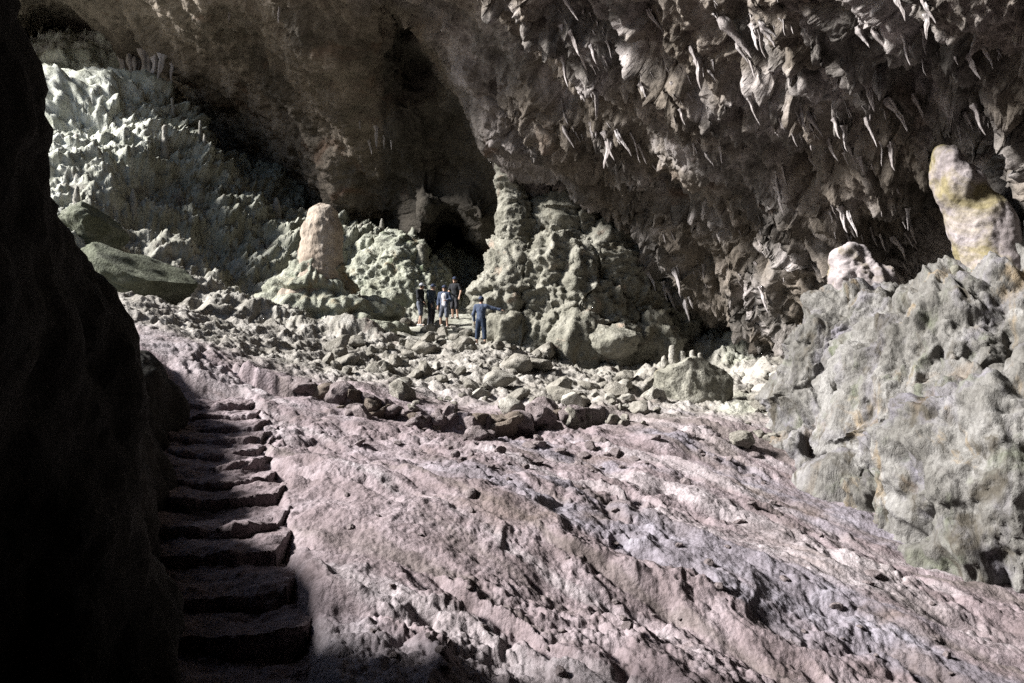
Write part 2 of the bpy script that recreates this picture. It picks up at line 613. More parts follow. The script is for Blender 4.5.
# ------------------------------------------------------------------ the vault
CEN = np.array([0, 0, CAMZ])
vp = []
for px, py, Y in [
    (35, 10, 54), (60, 30, 60), (90, 20, 54), (130, 75, 56), (150, 30, 46), (200, 0, 34), (200, 60, 44), (200, 120, 54), (250, 160, 52), (290, 200, 52),
    (260, 40, 38), (300, 0, 30), (300, 90, 40), (330, 150, 43), (340, 200, 46), (365, 60, 35), (370, 110, 38.5), (372, 10, 31),
    (392, 20, 34.5), (395, 70, 36.6), (400, 130, 38), (440, 120, 37.5), (470, 150, 37.5), (430, 60, 36), (415, 25, 33.5), (440, 190, 41), (490, 200, 38.5), (400, 215, 46),
    (425, 236, 44), (462, 212, 39), (478, 232, 39.5), (430, 204, 39.5), (460, 250, 56), (445, 240, 58), (445, 275, 60), (480, 260, 46), (500, 240, 43),
    (408, 2, 29), (432, 38, 29.5), (455, 72, 30.3), (480, 112, 31.5), (503, 150, 33), (393, 8, 33), (415, 42, 34.5), (438, 80, 35.5), (463, 122, 36.5), (486, 160, 37.2), (465, 20, 27.5), (495, 80, 29.5), (530, 190, 35), (535, 100, 29), (560, 200, 34),
    (520, 20, 25), (600, 50, 23), (650, 10, 20), (700, 60, 20.5), (600, 130, 28), (560, 160, 31), (640, 190, 31), (700, 150, 25), (720, 210, 28),
    (780, 20, 17), (850, 60, 16), (940, 20, 13), (1010, 40, 12.5), (1020, 130, 15.5), (900, 130, 18.5), (800, 130, 21), (780, 220, 26), (850, 200, 22),
    (950, 200, 21), (940, 270, 24), (880, 260, 24), (860, 240, 24), (810, 270, 25), (780, 310, 28), (740, 300, 31), (720, 345, 37), (760, 355, 35), (690, 290, 32), (800, 350, 29), (660, 300, 36),
    (620, 350, 40), (560, 300, 40), (700, 390, 42), (820, 400, 30), (1020, 230, 17), (1000, 320, 20), (1020, 450, 20), (1060, 200, 14), (1100, 400, 15), (1100, 100, 12)]:
    vp.append(pix(px, py, Y) - CEN)
for p in [(0, 14, 15), (0, 0, 13), (-7, 17, 20), (-10, 10, 20), (-4, 20, 16.5), (-13, 22, 22), (8, 6, 8.5), (13, 0, 6), (17, 8, 2), (18, 0, -3), (8, -16, 4), (0, -20, 2), (0, -12, 9), (-12, -14, 4), (-16, -2, 6), (-14, -6, -3), (14, -12, -3),
          (-24, 30, 25), (-18, 22, 27), (-22, 14, 26), (-20, 4, 19), (-30, 40, 20), (-34, 36, 6), (-30, 20, 4), (-24, 6, 2), (-40, 44, 5), (20, 20, -3), (10, 40, -3), (-25, 56, 4), (-5, 60, -2), (3, 16, 11.5)]:
    vp.append(np.array(p, float))
vp = np.array(vp)
vr = np.linalg.norm(vp, axis=1)
VRBF = RBF(vp / vr[:, None], np.log(vr), 0.012, 2e-4)
az = np.concatenate([np.linspace(-math.pi, -math.radians(33), 90)[:-1], np.linspace(-math.radians(32.5), math.radians(32.5), 860), np.linspace(math.radians(33), math.pi, 90)[1:]])
el = np.concatenate([np.linspace(-math.radians(24), -math.radians(5.2), 24)[:-1], np.linspace(-math.radians(5), math.radians(24.5), 430), np.linspace(math.radians(25), math.radians(89.5), 60)])
AZ, EL = np.meshgrid(az, el)
AZ, EL = AZ.ravel(), EL.ravel()
D = np.stack([np.cos(EL) * np.sin(AZ), np.cos(EL) * np.cos(AZ), np.sin(EL)], 1)
VV = CEN + D * np.exp(VRBF(D))[:, None]
ne, nz_ = len(el), len(az)
ii, jj = np.meshgrid(np.arange(ne - 1), np.arange(nz_ - 1), indexing='ij')
i0 = (ii * nz_ + jj).ravel()
VQ = np.stack([i0, i0 + 1, i0 + nz_ + 1, i0 + nz_], 1)       # faces look inward
ppx, ppy, pdep = project(VV)
# masks over the vault in plan terms: the right part is knobbly and hung with drips
xr = sstep(-1.5, 1.0, VV[:, 0] - (VV[:, 1] - 30) * .05 + 0.3 * perlin(VV * .3, 3))
VN = vnormals(VV, VQ)
if (VN * D).sum(1).mean() > 0:
    VN = -VN
AX = np.array([.42, 0, -1.0])
AX /= np.linalg.norm(AX)


def along(P, ax, f):
    """squeeze space along an axis so that noise is drawn out along it"""
    t = P @ ax
    return P - np.outer(t * (1 - f), ax)


lowp = fbm(VV * .16, 3, 101)
PA = along(VV, AX, .38)
wrp = fbm(VV * .9, 3, 116)
k1 = ridged(PA * 1.1 + .35 * wrp[:, None], 5, 111, .62)
w0 = worley(VV * .55 + .3 * wrp[:, None], 16)
wv = worley(PA * 1.7 + .45 * wrp[:, None], 17)
wv2 = worley(PA * 3.9 + .3 * wrp[:, None], 18)
wv3 = worley(VV * 6.5, 19)
cl = sstep(-.30, .35, fbm(VV * .22, 3, 121))
smooth_n = fbm(VV * .5, 5, 131, .55)
pal = along(VV, np.array([.5, -.3, -.8]) / np.linalg.norm([.5, -.3, -.8]), .3)
dl = .9 * lowp + .35 * smooth_n + .16 * ridged(pal * 1.4, 4, 141) + .14 * (.5 - worley(VV * 2.2 + .4 * wrp[:, None], 20))
pits = sstep(.12, .55, fbm(along(VV, AX, .6) * .55 + .2 * wrp[:, None], 3, 126))
dr = 1.05 * lowp + .35 * (.5 - w0) - .65 * pits + .34 * k1 * (.4 + .6 * cl) + (.42 * (.5 - wv) + .26 * (.5 - wv2)) * (.25 + .75 * cl) + .09 * (.5 - wv3) + .25 * smooth_n + .10 * ridged(PA * 3.4 + .3 * wrp[:, None], 3, 113, .6)
dv = dl * (1 - xr) + dr * xr
VV = VV + VN * dv[:, None]
# rough places sag along the drip direction
sag = xr * (.3 + .7 * cl) * (np.clip(.40 - wv, 0, 1) * 1.25 + np.clip(.35 - wv2, 0, 1) * .75)
VV = VV + AX * sag[:, None]
# cave mouth, out of the picture on the left
ca, ce = AZ[VQ].mean(1), EL[VQ].mean(1)
lip = .06 * np.sin(ca * 9) + .03 * np.sin(ca * 23 + 1)
mouth = (ca < math.radians(-33.5) + .02 * np.sin(ce * 30)) & (ca > math.radians(-104)) & (ce < math.radians(58) + lip) & (ce > math.radians(-8))
VQ = VQ[~mouth]
vm = make_mesh('cave_vault', VV, VQ)
add_attr(vm, 'violet', sstep(-3.6, -2.4, VV[:, 0]) * sstep(38, 34, VV[:, 1]) * (.25 + .75 * sstep(-.25, .3, fbm(VV * .35, 4, 151))))
soot_shade = sstep(.15, .6, fbm(VV * .2, 3, 161)) * .6 * (1 - xr * .4)
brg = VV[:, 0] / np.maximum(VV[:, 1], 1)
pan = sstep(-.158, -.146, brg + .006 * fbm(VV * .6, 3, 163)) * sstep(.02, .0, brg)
soot_shade = np.maximum(soot_shade, .9 * sstep(33.0, 34.4, VV[:, 1]) * pan)  # shade of the recessed panel painted dark, on top of the random soot
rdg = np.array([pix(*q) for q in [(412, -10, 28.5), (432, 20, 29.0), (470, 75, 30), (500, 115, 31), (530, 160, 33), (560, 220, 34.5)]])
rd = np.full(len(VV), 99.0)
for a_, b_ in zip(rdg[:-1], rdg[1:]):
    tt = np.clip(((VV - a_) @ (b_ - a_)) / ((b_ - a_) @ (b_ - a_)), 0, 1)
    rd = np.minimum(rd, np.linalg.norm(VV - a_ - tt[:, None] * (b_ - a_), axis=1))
add_attr(vm, 'pale', sstep(2.8, .8, rd + .9 * fbm(VV * .5, 4, 165)) * .8 * (1 - pan * sstep(33.0, 34.4, VV[:, 1])))  # light caught by the ridge face, painted in as a paler band
add_attr(vm, 'soot_shade', soot_shade)
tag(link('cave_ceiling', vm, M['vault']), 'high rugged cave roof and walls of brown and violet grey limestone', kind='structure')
VMAP = pixel_map(VV)


def vault_at(px, py):
    return on_map(VMAP, VV, px, py)


# ------------------------------------------------------------------ rock shapes
def formation(name, prims, vox, mat, disp, label, cat, k=.3, group=None, lo_cut=None, parent=None, relax_it=1):
    """prims: (a, b, ra, rb, kind) in world space; blended, meshed, then roughened along the normals"""
    pts = np.array([p[0] for p in prims if not (len(p) > 4 and p[4] == 'cut')] + [p[1] for p in prims if not (len(p) > 4 and p[4] == 'cut')])
    R = max(max(p[2], p[3]) for p in prims if not (len(p) > 4 and p[4] == 'cut'))
    rr = np.array([max(p[2], p[3]) for p in prims if not (len(p) > 4 and p[4] == 'cut')] * 2)[:, None]
    f = Field((pts - rr).min(0) - k - vox * 2, (pts + rr).max(0) + k + vox * 2, vox)
    for p in prims:
        if not (len(p) > 4 and p[4] == 'cut'):
            f.cone(p[0], p[1], p[2], p[3], k)
    for p in prims:
        if len(p) > 4 and p[4] == 'cut':
            f.cone(p[0], p[1], p[2], p[3], k * .5, True)
    if lo_cut is not None:
        f.halfspace(2, lo_cut)
    V, Q = f.mesh()
    V = relax(V, Q, relax_it)
    N = vnormals(V, Q)
    V = V + N * disp(V, N)[:, None]
    base = np.array([*V[:, :2].mean(0), V[:, 2].min()])
    me = make_mesh(name, V - base, Q)
    o = link(name, me, mat, parent, base)
    if parent is not None:
        o.location = base - np.array(parent.location)
    if label:
        tag(o, label, cat, group)
    return o


def pb(px, py, Y, rpx, py2=None, px2=None, rpx2=None, Y2=None):
    """a blob from its place, distance and radius in the photograph"""
    a = pix(px, py, Y)
    Y2 = Y2 or Y
    b = pix(px2 if px2 is not None else px, py2 if py2 is not None else py, Y2) + 1e-4
    return (a, b, rpx / FPX * Y, (rpx2 if rpx2 is not None else rpx) / FPX * Y2)


ZAX = np.array([0, 0, 1.0])


def fluted(sc, amp, seed, knob=.5, vert=.25):
    def fn(V, N):
        Pz = along(V, ZAX, vert)
        w = fbm(V * sc * .6, 3, seed + 9)
        wo = worley(Pz * sc + .5 * w[:, None], seed)
        wf = worley(along(V, ZAX, vert * .8) * sc * 2.6 + .4 * w[:, None], seed + 4)
        wk = worley(V * sc * 1.9 + .5 * w[:, None], seed + 1)
        rg = ridged(along(V, ZAX, .6) * sc * .9 + .3 * w[:, None], 5, seed + 5, .6)
        m = sstep(-.3, .3, fbm(V * sc * .5, 2, seed + 7))
        return amp * (.9 * (.5 - wo) + .55 * (.5 - wf) * m + knob * (.5 - wk) * (1.1 - m) + .42 * rg + .5 * fbm(V * sc * .9, 5, seed + 3, .62))
    return fn


def craggy(sc, amp, seed, ax=ZAX, lump=.5):
    """eroded flowstone: sharp upright ribs, ledges and crumbling patches"""
    def fn(V, N):
        w = fbm(V * sc * .5, 4, seed)
        Pz = along(V, ax, .22) * sc * 1.15 + .40 * w[:, None]
        rib = ridged(Pz, 5, seed + 1, .6)
        led_ = ridged(np.stack([V[:, 0] * .4, V[:, 1] * .4, V[:, 2] * 1.5], 1) * sc * .8 + .4 * w[:, None], 4, seed + 2, .58)
        big = worley(along(V, ax, .5) * sc * .55 + .3 * w[:, None], seed + 3)
        sm = worley(V * sc * 2.4 + .5 * w[:, None], seed + 4)
        sm2 = worley(V * sc * 6 + .3 * w[:, None], seed + 5)
        m = sstep(-.15, .35, fbm(V * sc * .45, 3, seed + 6))
        return amp * (.45 * rib + .34 * led_ + lump * 1.3 * (.45 - big) + (.5 * (.5 - sm) + .22 * (.5 - sm2)) * (.15 + m) + .8 * w + .16 * fbm(V * sc * 4, 5, seed + 7, .65))
    return fn


# dark buttress on the left, beside the stairs
def but(a, b, ra, rb):
    return (np.array(a, float), np.array(b, float), ra, rb)


B = [but((-3.93, 4.0, -2), (-3.92, 4.0, 4.2), 1.15, 1.08), but((-3.92, 4.0, 4.2), (-4.35, 4.1, 13), 1.05, 1.3), but((-5.4, 4, -1), (-5.6, 4, 13), 1.9, 2.3), but((-8, 2, 0), (-8, 2, 12), 3.2, 3.2),
     but((-4.05, 4.8, 3.05), (-3.45, 5.45, 1.85), .98, .80), but((-3.45, 5.45, 1.85), (-3.16, 5.55, -.2), .80, .78), but((-3.16, 5.55, -.2), (-3.1, 5.55, -1.4), .78, .84), but((-3.80, 4.05, 2.2), (-3.84, 4.05, 3.4), 1.2, 1.12),
     but((-3.75, 6.6, .5), (-4.2, 7.9, .55), .66, .66), but((-4.2, 7.9, .55), (-4.95, 9.9, .78), .66, .58), but((-4.95, 9.9, .78), (-6.2, 13.6, 1.45), .58, .52), but((-6.2, 13.6, 1.45), (-7.2, 16.5, 1.75), .52, .45), but((-4.6, 9.4, .2), (-6.0, 13.8, .9), .55, .5), but((-4.6, 7.4, -.5), (-5.9, 11, 0), 1, .9),
     but((-4.2, 2.4, 0), (-4.4, 2.2, 12), 1.7, 1.9), but((-6, -2, 0), (-6, -3, 12), 2.6, 3)]


def but_disp(V, N):
    return .16 * fbm(V * .55, 3, 201, .55) + .06 * ridged(along(V, ZAX, .7) * .9, 4, 205, .55) + .09 * (.5 - worley(V * 2.2 + .4 * fbm(V, 3, 207)[:, None], 206)) + .03 * fbm(V * 5, 4, 208, .6)


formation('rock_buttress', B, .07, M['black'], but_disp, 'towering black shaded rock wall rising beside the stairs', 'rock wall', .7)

# the great stalagmite on its apron of flowstone
t = link('stalagmite', None, None, loc=tuple(pix(320, 330, 33)))
tag(t, 'tall blunt cream and amber stalagmite on a layered flowstone apron', 'stalagmite')
YS = 33


def stal_disp(V, N):
    lay = perlin(np.stack([V[:, 0] * .5, V[:, 1] * .5, V[:, 2] * 4.5], 1) + .25 * fbm(V * 1.2, 2, 213)[:, None], 211)
    sc = worley(np.stack([V[:, 0] * 2.2, V[:, 1] * 2.2, V[:, 2] * 1.6], 1), 212)
    return .03 * lay + .035 * (.5 - sc) + .03 * ridged(along(V, ZAX, .25) * 2.4, 4, 215) + .04 * fbm(V * 3, 4, 214)


formation('column', [pb(323, 218, YS, 14, 232, 322, 19), pb(322, 232, YS, 19, 258, 321, 21), pb(320, 262, YS, 21, 292, 318, 26), pb(316, 280, YS, 22, 300, 306, 33)], .045, M['amber'], stal_disp, None, None, .14, parent=t)
apron = [pb(312, 296, YS, 34, 312, 306, 44), pb(322, 294, YS, 30, 300), pb(285, 310, YS, 30), pb(258, 320, YS, 27), pb(238, 330, YS, 22), pb(378, 318, YS + .3, 22), pb(300, 330, YS - .6, 30), pb(340, 318, YS - .4, 28), pb(362, 328, YS - .6, 20), pb(280, 340, YS - 1, 24),
         pb(330, 345, YS - 1.2, 26), pb(385, 345, YS - 1, 16), pb(250, 338, YS - .6, 20), pb(365, 350, YS - 1.6, 18), pb(310, 356, YS - 2.2, 20), pb(345, 362, YS - 2.6, 16), pb(275, 350, YS - 1.8, 18), pb(400, 336, YS - .6, 12), pb(235, 345, YS - 1.2, 16)]


def apron_disp(V, N):
    c = np.array(pix(320, 300, YS))
    r = np.linalg.norm(V[:, :2] - c[:2], axis=1)
    ang = np.arctan2(V[:, 0] - c[0], V[:, 1] - c[1])
    w = fbm(V * .9, 3, 224)
    drum = worley(np.stack([V[:, 0] * 1.3, V[:, 1] * 1.3, V[:, 2] * 1.7], 1) + .3 * w[:, None], 221)
    fl = perlin(np.stack([np.sin(ang) * 9, np.cos(ang) * 9, V[:, 2] * .4], 1), 222)
    tier = (V[:, 2] * 1.25 + .35 * fbm(V * .7, 2, 225)) % 1.0
    return .38 * (.5 - drum) + .30 * (tier ** 1.5 * sstep(1.0, .9, tier) - .35) * -1 + .08 * fl + .07 * fbm(V * 2.6, 4, 223)


formation('flowstone_apron', apron, .055, M['mossy'], apron_disp, None, None, .25, parent=t)

# mound behind the group of people
formation('flowstone_mound', [pb(400, 262, 40, 24, 300, 400, 50), pb(375, 272, 40, 20, 300, 370, 36), pb(425, 285, 40, 22), pb(440, 300, 39.5, 16), pb(395, 248, 40, 12), pb(372, 250, 41, 12)],
          .065, M['mossy'], craggy(1.3, .26, 231), 'grey ribbed flowstone mound behind the standing people', 'rock formation', .4)
formation('stalagmite', [pb(421, 250, 39.3, 5, 285, 424, 9)], .05, M['cream'], fluted(2.5, .07, 235), 'short blunt stalagmite leaning against the ribbed mound', 'stalagmite', .1)
formation('stalagmite', [pb(382, 219, 43, .8, 238, 382, 4)], .035, M['stone_pale'], fluted(3, .03, 236), 'thin pale spike stalagmite beside the tall amber one', 'stalagmite', .1)

# ragged tower in the middle
YC = 33
C_ = [pb(528, 240, YC + .4, 16, 266, 526, 30), pb(562, 216, YC + .4, 13, 245, 560, 26), pb(585, 228, YC + .4, 14),
      pb(600, 250, YC + .6, 28, 290, 606, 34), pb(512, 275, YC, 24, 305, 512, 24), pb(500, 290, YC, 18, 315, 502, 18), pb(560, 275, YC, 36, 315, 560, 38), pb(628, 295, YC + .6, 24, 330, 630, 30), pb(595, 320, YC - .4, 30),
      pb(545, 335, YC - .8, 24), pb(575, 345, YC - 1.2, 24), pb(612, 350, YC - 1.2, 22), pb(515, 335, YC - .8, 16), pb(645, 345, YC - .2, 24), pb(665, 320, YC + 1.4, 24, 350, 670, 26), pb(650, 290, YC + 1.6, 22)]
tower = formation('flowstone_tower', C_, .055, M['cream'], craggy(1.15, .42, 241), 'ragged grey green flowstone tower with a thin crooked spire', 'rock formation', .3)
formation('spire', [pb(505, 164, YC, 6, 186, 509, 8), pb(509, 188, YC, 8, 218, 513, 13), pb(513, 218, YC, 13, 262, 520, 22)], .045, M['cream'], craggy(1.7, .17, 248), None, None, .15, parent=tower)
formation('flowstone_slab', [pb(640, 225, 34, 13, 255, 636, 17), pb(622, 238, 34, 10, 250, 624, 10), pb(652, 245, 34.3, 13, 262, 650, 10)], .05, M['stone_pale'], fluted(1.6, .14, 245, .4, .3),
          'smooth tan slab of flowstone upon the wall beside the tower', 'rock formation', .3)

# right hand bank
B2 = [pb(866, 420, 19.3, 80), pb(960, 410, 16.6, 118), pb(1045, 500, 13.6, 130), pb(1065, 350, 16, 108), pb(818, 452, 18.3, 40), pb(842, 350, 19, 24, 330, 842, 18), pb(912, 322, 18.4, 32),
      pb(880, 340, 18.6, 40), pb(820, 345, 19, 12, 380, 826, 26), pb(985, 328, 16, 30), pb(1012, 318, 15.5, 26), pb(960, 560, 13.2, 40), pb(900, 510, 15.2, 60), pb(806, 474, 17.8, 22), pb(1000, 600, 11.6, 24),
      pb(1052, 275, 16.6, 38), pb(930, 350, 18, 50), (*pb(1026, 575, 11.2, 74), 'cut'), (*pb(985, 548, 11.4, 26), 'cut'), (*pb(978, 395, 14.3, 20, 420, 984, 14), 'cut'), (*pb(885, 470, 15.0, 20), 'cut'), (*pb(1015, 350, 13.9, 22), 'cut'), (*pb(842, 392, 16.9, 16), 'cut')]


def bank_disp(V, N):
    ax = np.array([-.28, .1, 1]) / np.linalg.norm([-.28, .1, 1])
    w = fbm(V * .55, 4, 254)
    fold = worley(along(V, ax, .24) * .85 + .45 * w[:, None], 251)
    fold2 = worley(along(V, ax, .30) * 2.1 + .4 * w[:, None], 256)
    rib = ridged(along(V, ax, .35) * 1.3 + .4 * w[:, None], 4, 258, .55)
    hol = sstep(.22, .55, fbm(along(V, ax, .6) * .75, 3, 259))
    m = sstep(.05, .45, fbm(V * .5, 3, 257))
    cr = worley(V * 3.2 + .5 * w[:, None], 252)
    cr2 = worley(V * 7.5 + .3 * w[:, None], 253)
    rib2 = ridged(along(V, ax, .5) * 3.2 + .3 * w[:, None], 4, 260, .6)
    return .46 * (.45 - fold) + .24 * (.5 - fold2) + .17 * rib + .05 * rib2 - .50 * hol + .30 * w + (.25 + m) * (.20 * (.5 - cr) + .10 * (.5 - cr2)) + .05 * fbm(V * 4, 5, 255, .65)


formation('flowstone_bank', B2, .042, M['bank'], bank_disp, 'broad craggy grey green flowstone bank rising from the floor', 'rock formation', .6)
formation('leaning_column', [pb(948, 162, 16, 17, 185, 955, 20), pb(962, 190, 16, 20, 225, 978, 26), pb(982, 225, 16, 28, 275, 996, 34), pb(1012, 235, 16.3, 14, 280, 1012, 22)], .032, M['ochre'],
          lambda V, N: .10 * fbm(V * 1.4, 4, 261, .5) + .07 * (.5 - worley(along(V, ZAX, .4) * 3, 262)), 'leaning pale column with ochre patches above the grey bank', 'column', .25)
formation('rock_finger', [pb(955, 270, 15.6, 5, 284, 966, 8), pb(966, 284, 15.6, 8, 296, 976, 10)], .025, M['cream'], lambda V, N: .03 * fbm(V * 5, 3, 265), 'slanting finger of rock at the foot of the leaning column', 'rock', .1)
formation('rock_pillar', [pb(850, 262, 19.6, 12, 290, 856, 22), pb(872, 285, 19.6, 18, 320, 872, 24)], .04, M['ochre'], fluted(1.8, .16, 267, .7), 'stubby violet pillar standing atop the left end of the bank', 'rock pillar', .25)


# ------------------------------------------------------------------ loose stones
def ico(sub):
    import bmesh
    bm = bmesh.new()
    bmesh.ops.create_icosphere(bm, subdivisions=sub, radius=1)
    V = np.array([v.co[:] for v in bm.verts])
    Q = np.array([[v.index for v in f.verts] for f in bm.faces])
    bm.free()
    return V, Q


ICO4, ICO5 = ico(4), ico(5)


def stone_mesh(name, seed, cuts=9, sub=ICO4, rough=.06, sq=(1, .8, .65)):
    rg = np.random.default_rng(seed)
    V, Q = sub[0].copy(), sub[1]
    for _ in range(cuts):
        n = rg.normal(size=3)
        n /= np.linalg.norm(n)
        dd = rg.uniform(.5, .85)
        e = np.maximum(V @ n - dd, 0)
        V = V - e[:, None] * n * .95
    V = V * np.array(sq)
    r = np.linalg.norm(V, axis=1, keepdims=True)
    V = V * (1 + (rough * fbm(V * 1.6 + seed, 5, seed, .6) + rough * .6 * (.5 - worley(V * 3 + seed, seed)) + (rough * .5 * ridged(V * 2.2 + seed, 5, seed + 3, .6) if len(V) > 5000 else 0))[:, None])
    me = make_mesh(name, V, Q)
    me.set_sharp_from_angle(angle=math.radians(38))
    return me


STM = [stone_mesh('stone', 300 + i, 6 + i % 6, ICO4, .12, (1, random.uniform(.7, .95), random.uniform(.5, .8))) for i in range(9)]
for m_ in STM:
    m_.materials.append(M['stone'])
STP = []
for i in range(4):
    m_ = stone_mesh('stone', 330 + i, 8, ICO4, .1, (1, .8, .7))
    m_.materials.append(M['stone_pale'])
    STP.append(m_)
STB = []
for i in range(4):
    m_ = stone_mesh('stone', 340 + i, 7, ICO4, .12, (1, .8, .6))
    m_.materials.append(M['stone_brown'])
    STB.append(m_)


STC = []
for i in range(7):
    m_ = stone_mesh('stone', 350 + i, 6 + i % 4, ICO4, .13, (1, .8, random.uniform(.5, .75)))
    m_.materials.append(M['stone_clay'])
    STC.append(m_)


def stone(me, p, size, label, group=None, name='stone', sink=.3):
    o = bpy.data.objects.new(name, me)
    COL.objects.link(o)
    o.location = (p[0], p[1], p[2] + size * (.5 - sink) * .8)
    o.rotation_euler = (random.uniform(-.5, .5), random.uniform(-.5, .5), random.uniform(0, 6.28))
    o.scale = (size * random.uniform(.85, 1.15), size * random.uniform(.85, 1.15), size * random.uniform(.8, 1.1))
    tag(o, label, 'stone', group)
    return o


def scatter(poly_px, n, smin, smax, meshes, label, group, power=2.2):
    x0, y0, x1, y1 = poly_px
    c = tries = 0
    while c < n and tries < n * 6:
        tries += 1
        px, py = random.uniform(x0, x1), random.uniform(y0, y1)
        p = ground_at(px, py)
        if p is None:
            continue
        s = smin + (smax - smin) * random.random() ** power
        stone(random.choice(meshes), p, s * p[1] / FPX, label, group)
        c += 1


# the broken row of dark stones along the lip of the slope
for i in range(74):
    t_ = random.random()
    px = 300 + 285 * t_
    py = 390 + 36 * math.sin(min(t_ * 1.3, 1) * math.pi / 2) - 16 * max(0, t_ - .75) * 4
    p = ground_at(px, py + random.gauss(0, 4))
    big = .55 + .45 * math.sin(t_ * 9 + 1)
    stone(random.choice(STC + STC + STB), p, random.uniform(4, 9 + 13 * big) * p[1] / FPX, 'dark stone in the curving row along the lip of the slope', 'stones along the lip of the slope', sink=.35)
scatter((404, 322, 500, 348), 46, 4, 11, STM + STP, 'small grey stone around the feet of the people', 'stones around the people')
scatter((345, 430, 980, 675), 70, 3, 9, STC, 'small stone lying on the open clay slope', 'small stones on the clay slope')
scatter((400, 345, 560, 412), 56, 4, 19, STM + STP, 'grey stone in the rubble between the people and the stone row', 'rubble below the people')
scatter((560, 375, 660, 425), 34, 4, 20, STM + STP, 'grey stone in the rubble left of the knobbed boulder', 'rubble beside the knobbed boulder')
scatter((730, 372, 810, 440), 40, 4, 14, STM + STP, 'pale stone in the rubble under the dark hollow', 'rubble under the hollow')
scatter((330, 340, 410, 372), 24, 6, 16, STM, 'stone lying at the foot of the flowstone apron', 'stones at the foot of the apron')
scatter((420, 430, 760, 470), 34, 3, 8, STC, 'small stone on the clay just below the crest', 'small stones below the crest')


def boulder(name, px, py, Y, wpx, hpx, mat, seed, label, cuts=9, rot=(0, 0, 0), dep=1.0, rough=.1):
    me = stone_mesh(name, seed, cuts, ICO5, rough, (1, 1, 1))
    me.materials.append(mat)
    c = pix(px, py, Y)
    o = bpy.data.objects.new(name, me)
    COL.objects.link(o)
    o.location = c
    o.scale = (wpx / 2 / FPX * Y * 1.15, wpx / 2 / FPX * Y * dep, hpx / 2 / FPX * Y * 1.15)
    o.rotation_euler = rot
    tag(o, label, 'boulder')
    return o


bt = boulder('boulder', 692, 390, 24, 72, 66, M['cream'], 401, 'big blunt boulder carrying a row of small pale knobs', 10, (0, .25, .3))
kn = []
for (px, py, w, h) in [(672, 348, 5, 14), (682, 353, 5, 10), (692, 352, 4, 12), (700, 356, 5, 10), (664, 358, 4, 8)]:
    kn.append(pb(px, py, 24, w * .6, py + h, px + 1, w))
formation('stalagmite_cluster', kn, .025, M['stone_pale'], lambda V, N: .03 * fbm(V * 5, 3, 405), 'row of knobby pale stalagmites on top of the big blunt boulder', 'stalagmites', .05)
boulder('boulder', 614, 340, 30.5, 46, 34, M['cream'], 403, 'pale topped boulder at the foot of the ragged tower', 8, (0, .1, .5))
boulder('boulder', 140, 278, 27, 98, 56, M['moss_dark'], 406, 'large dull green boulder beside the dark buttress', 8, (.1, .35, .2))
boulder('boulder', 95, 228, 31, 60, 44, M['moss_dark'], 407, 'dark green boulder higher up behind the large one', 7, (.1, .1, .9))
boulder('boulder', 790, 376, 25, 36, 24, M['stone_pale'], 408, 'bright angular boulder below the dark hollow', 8, (.1, .1, .2))
boulder('boulder', 653, 402, 22.5, 26, 26, M['stone_pale'], 409, 'upright pale block just left of the big knobbed boulder', 9, (.1, .2, .2))
boulder('boulder', 580, 395, 24, 24, 18, M['stone_pale'], 410, 'squarish pale block in the rubble', 9, (.1, .1, .5))
boulder('boulder', 450, 368, 28, 34, 22, M['stone_brown'], 411, 'brown block just below the feet of the people', 9, (.1, .1, .5))
boulder('boulder', 375, 330, 31, 40, 22, M['mossy'], 412, 'rounded mossy boulder right of the flowstone apron', 6, (.1, .1, .5))
boulder('boulder', 745, 440, 17.5, 30, 16, M['stone'], 413, 'low grey boulder on the crest below the bank', 8, (.1, .1, .5))


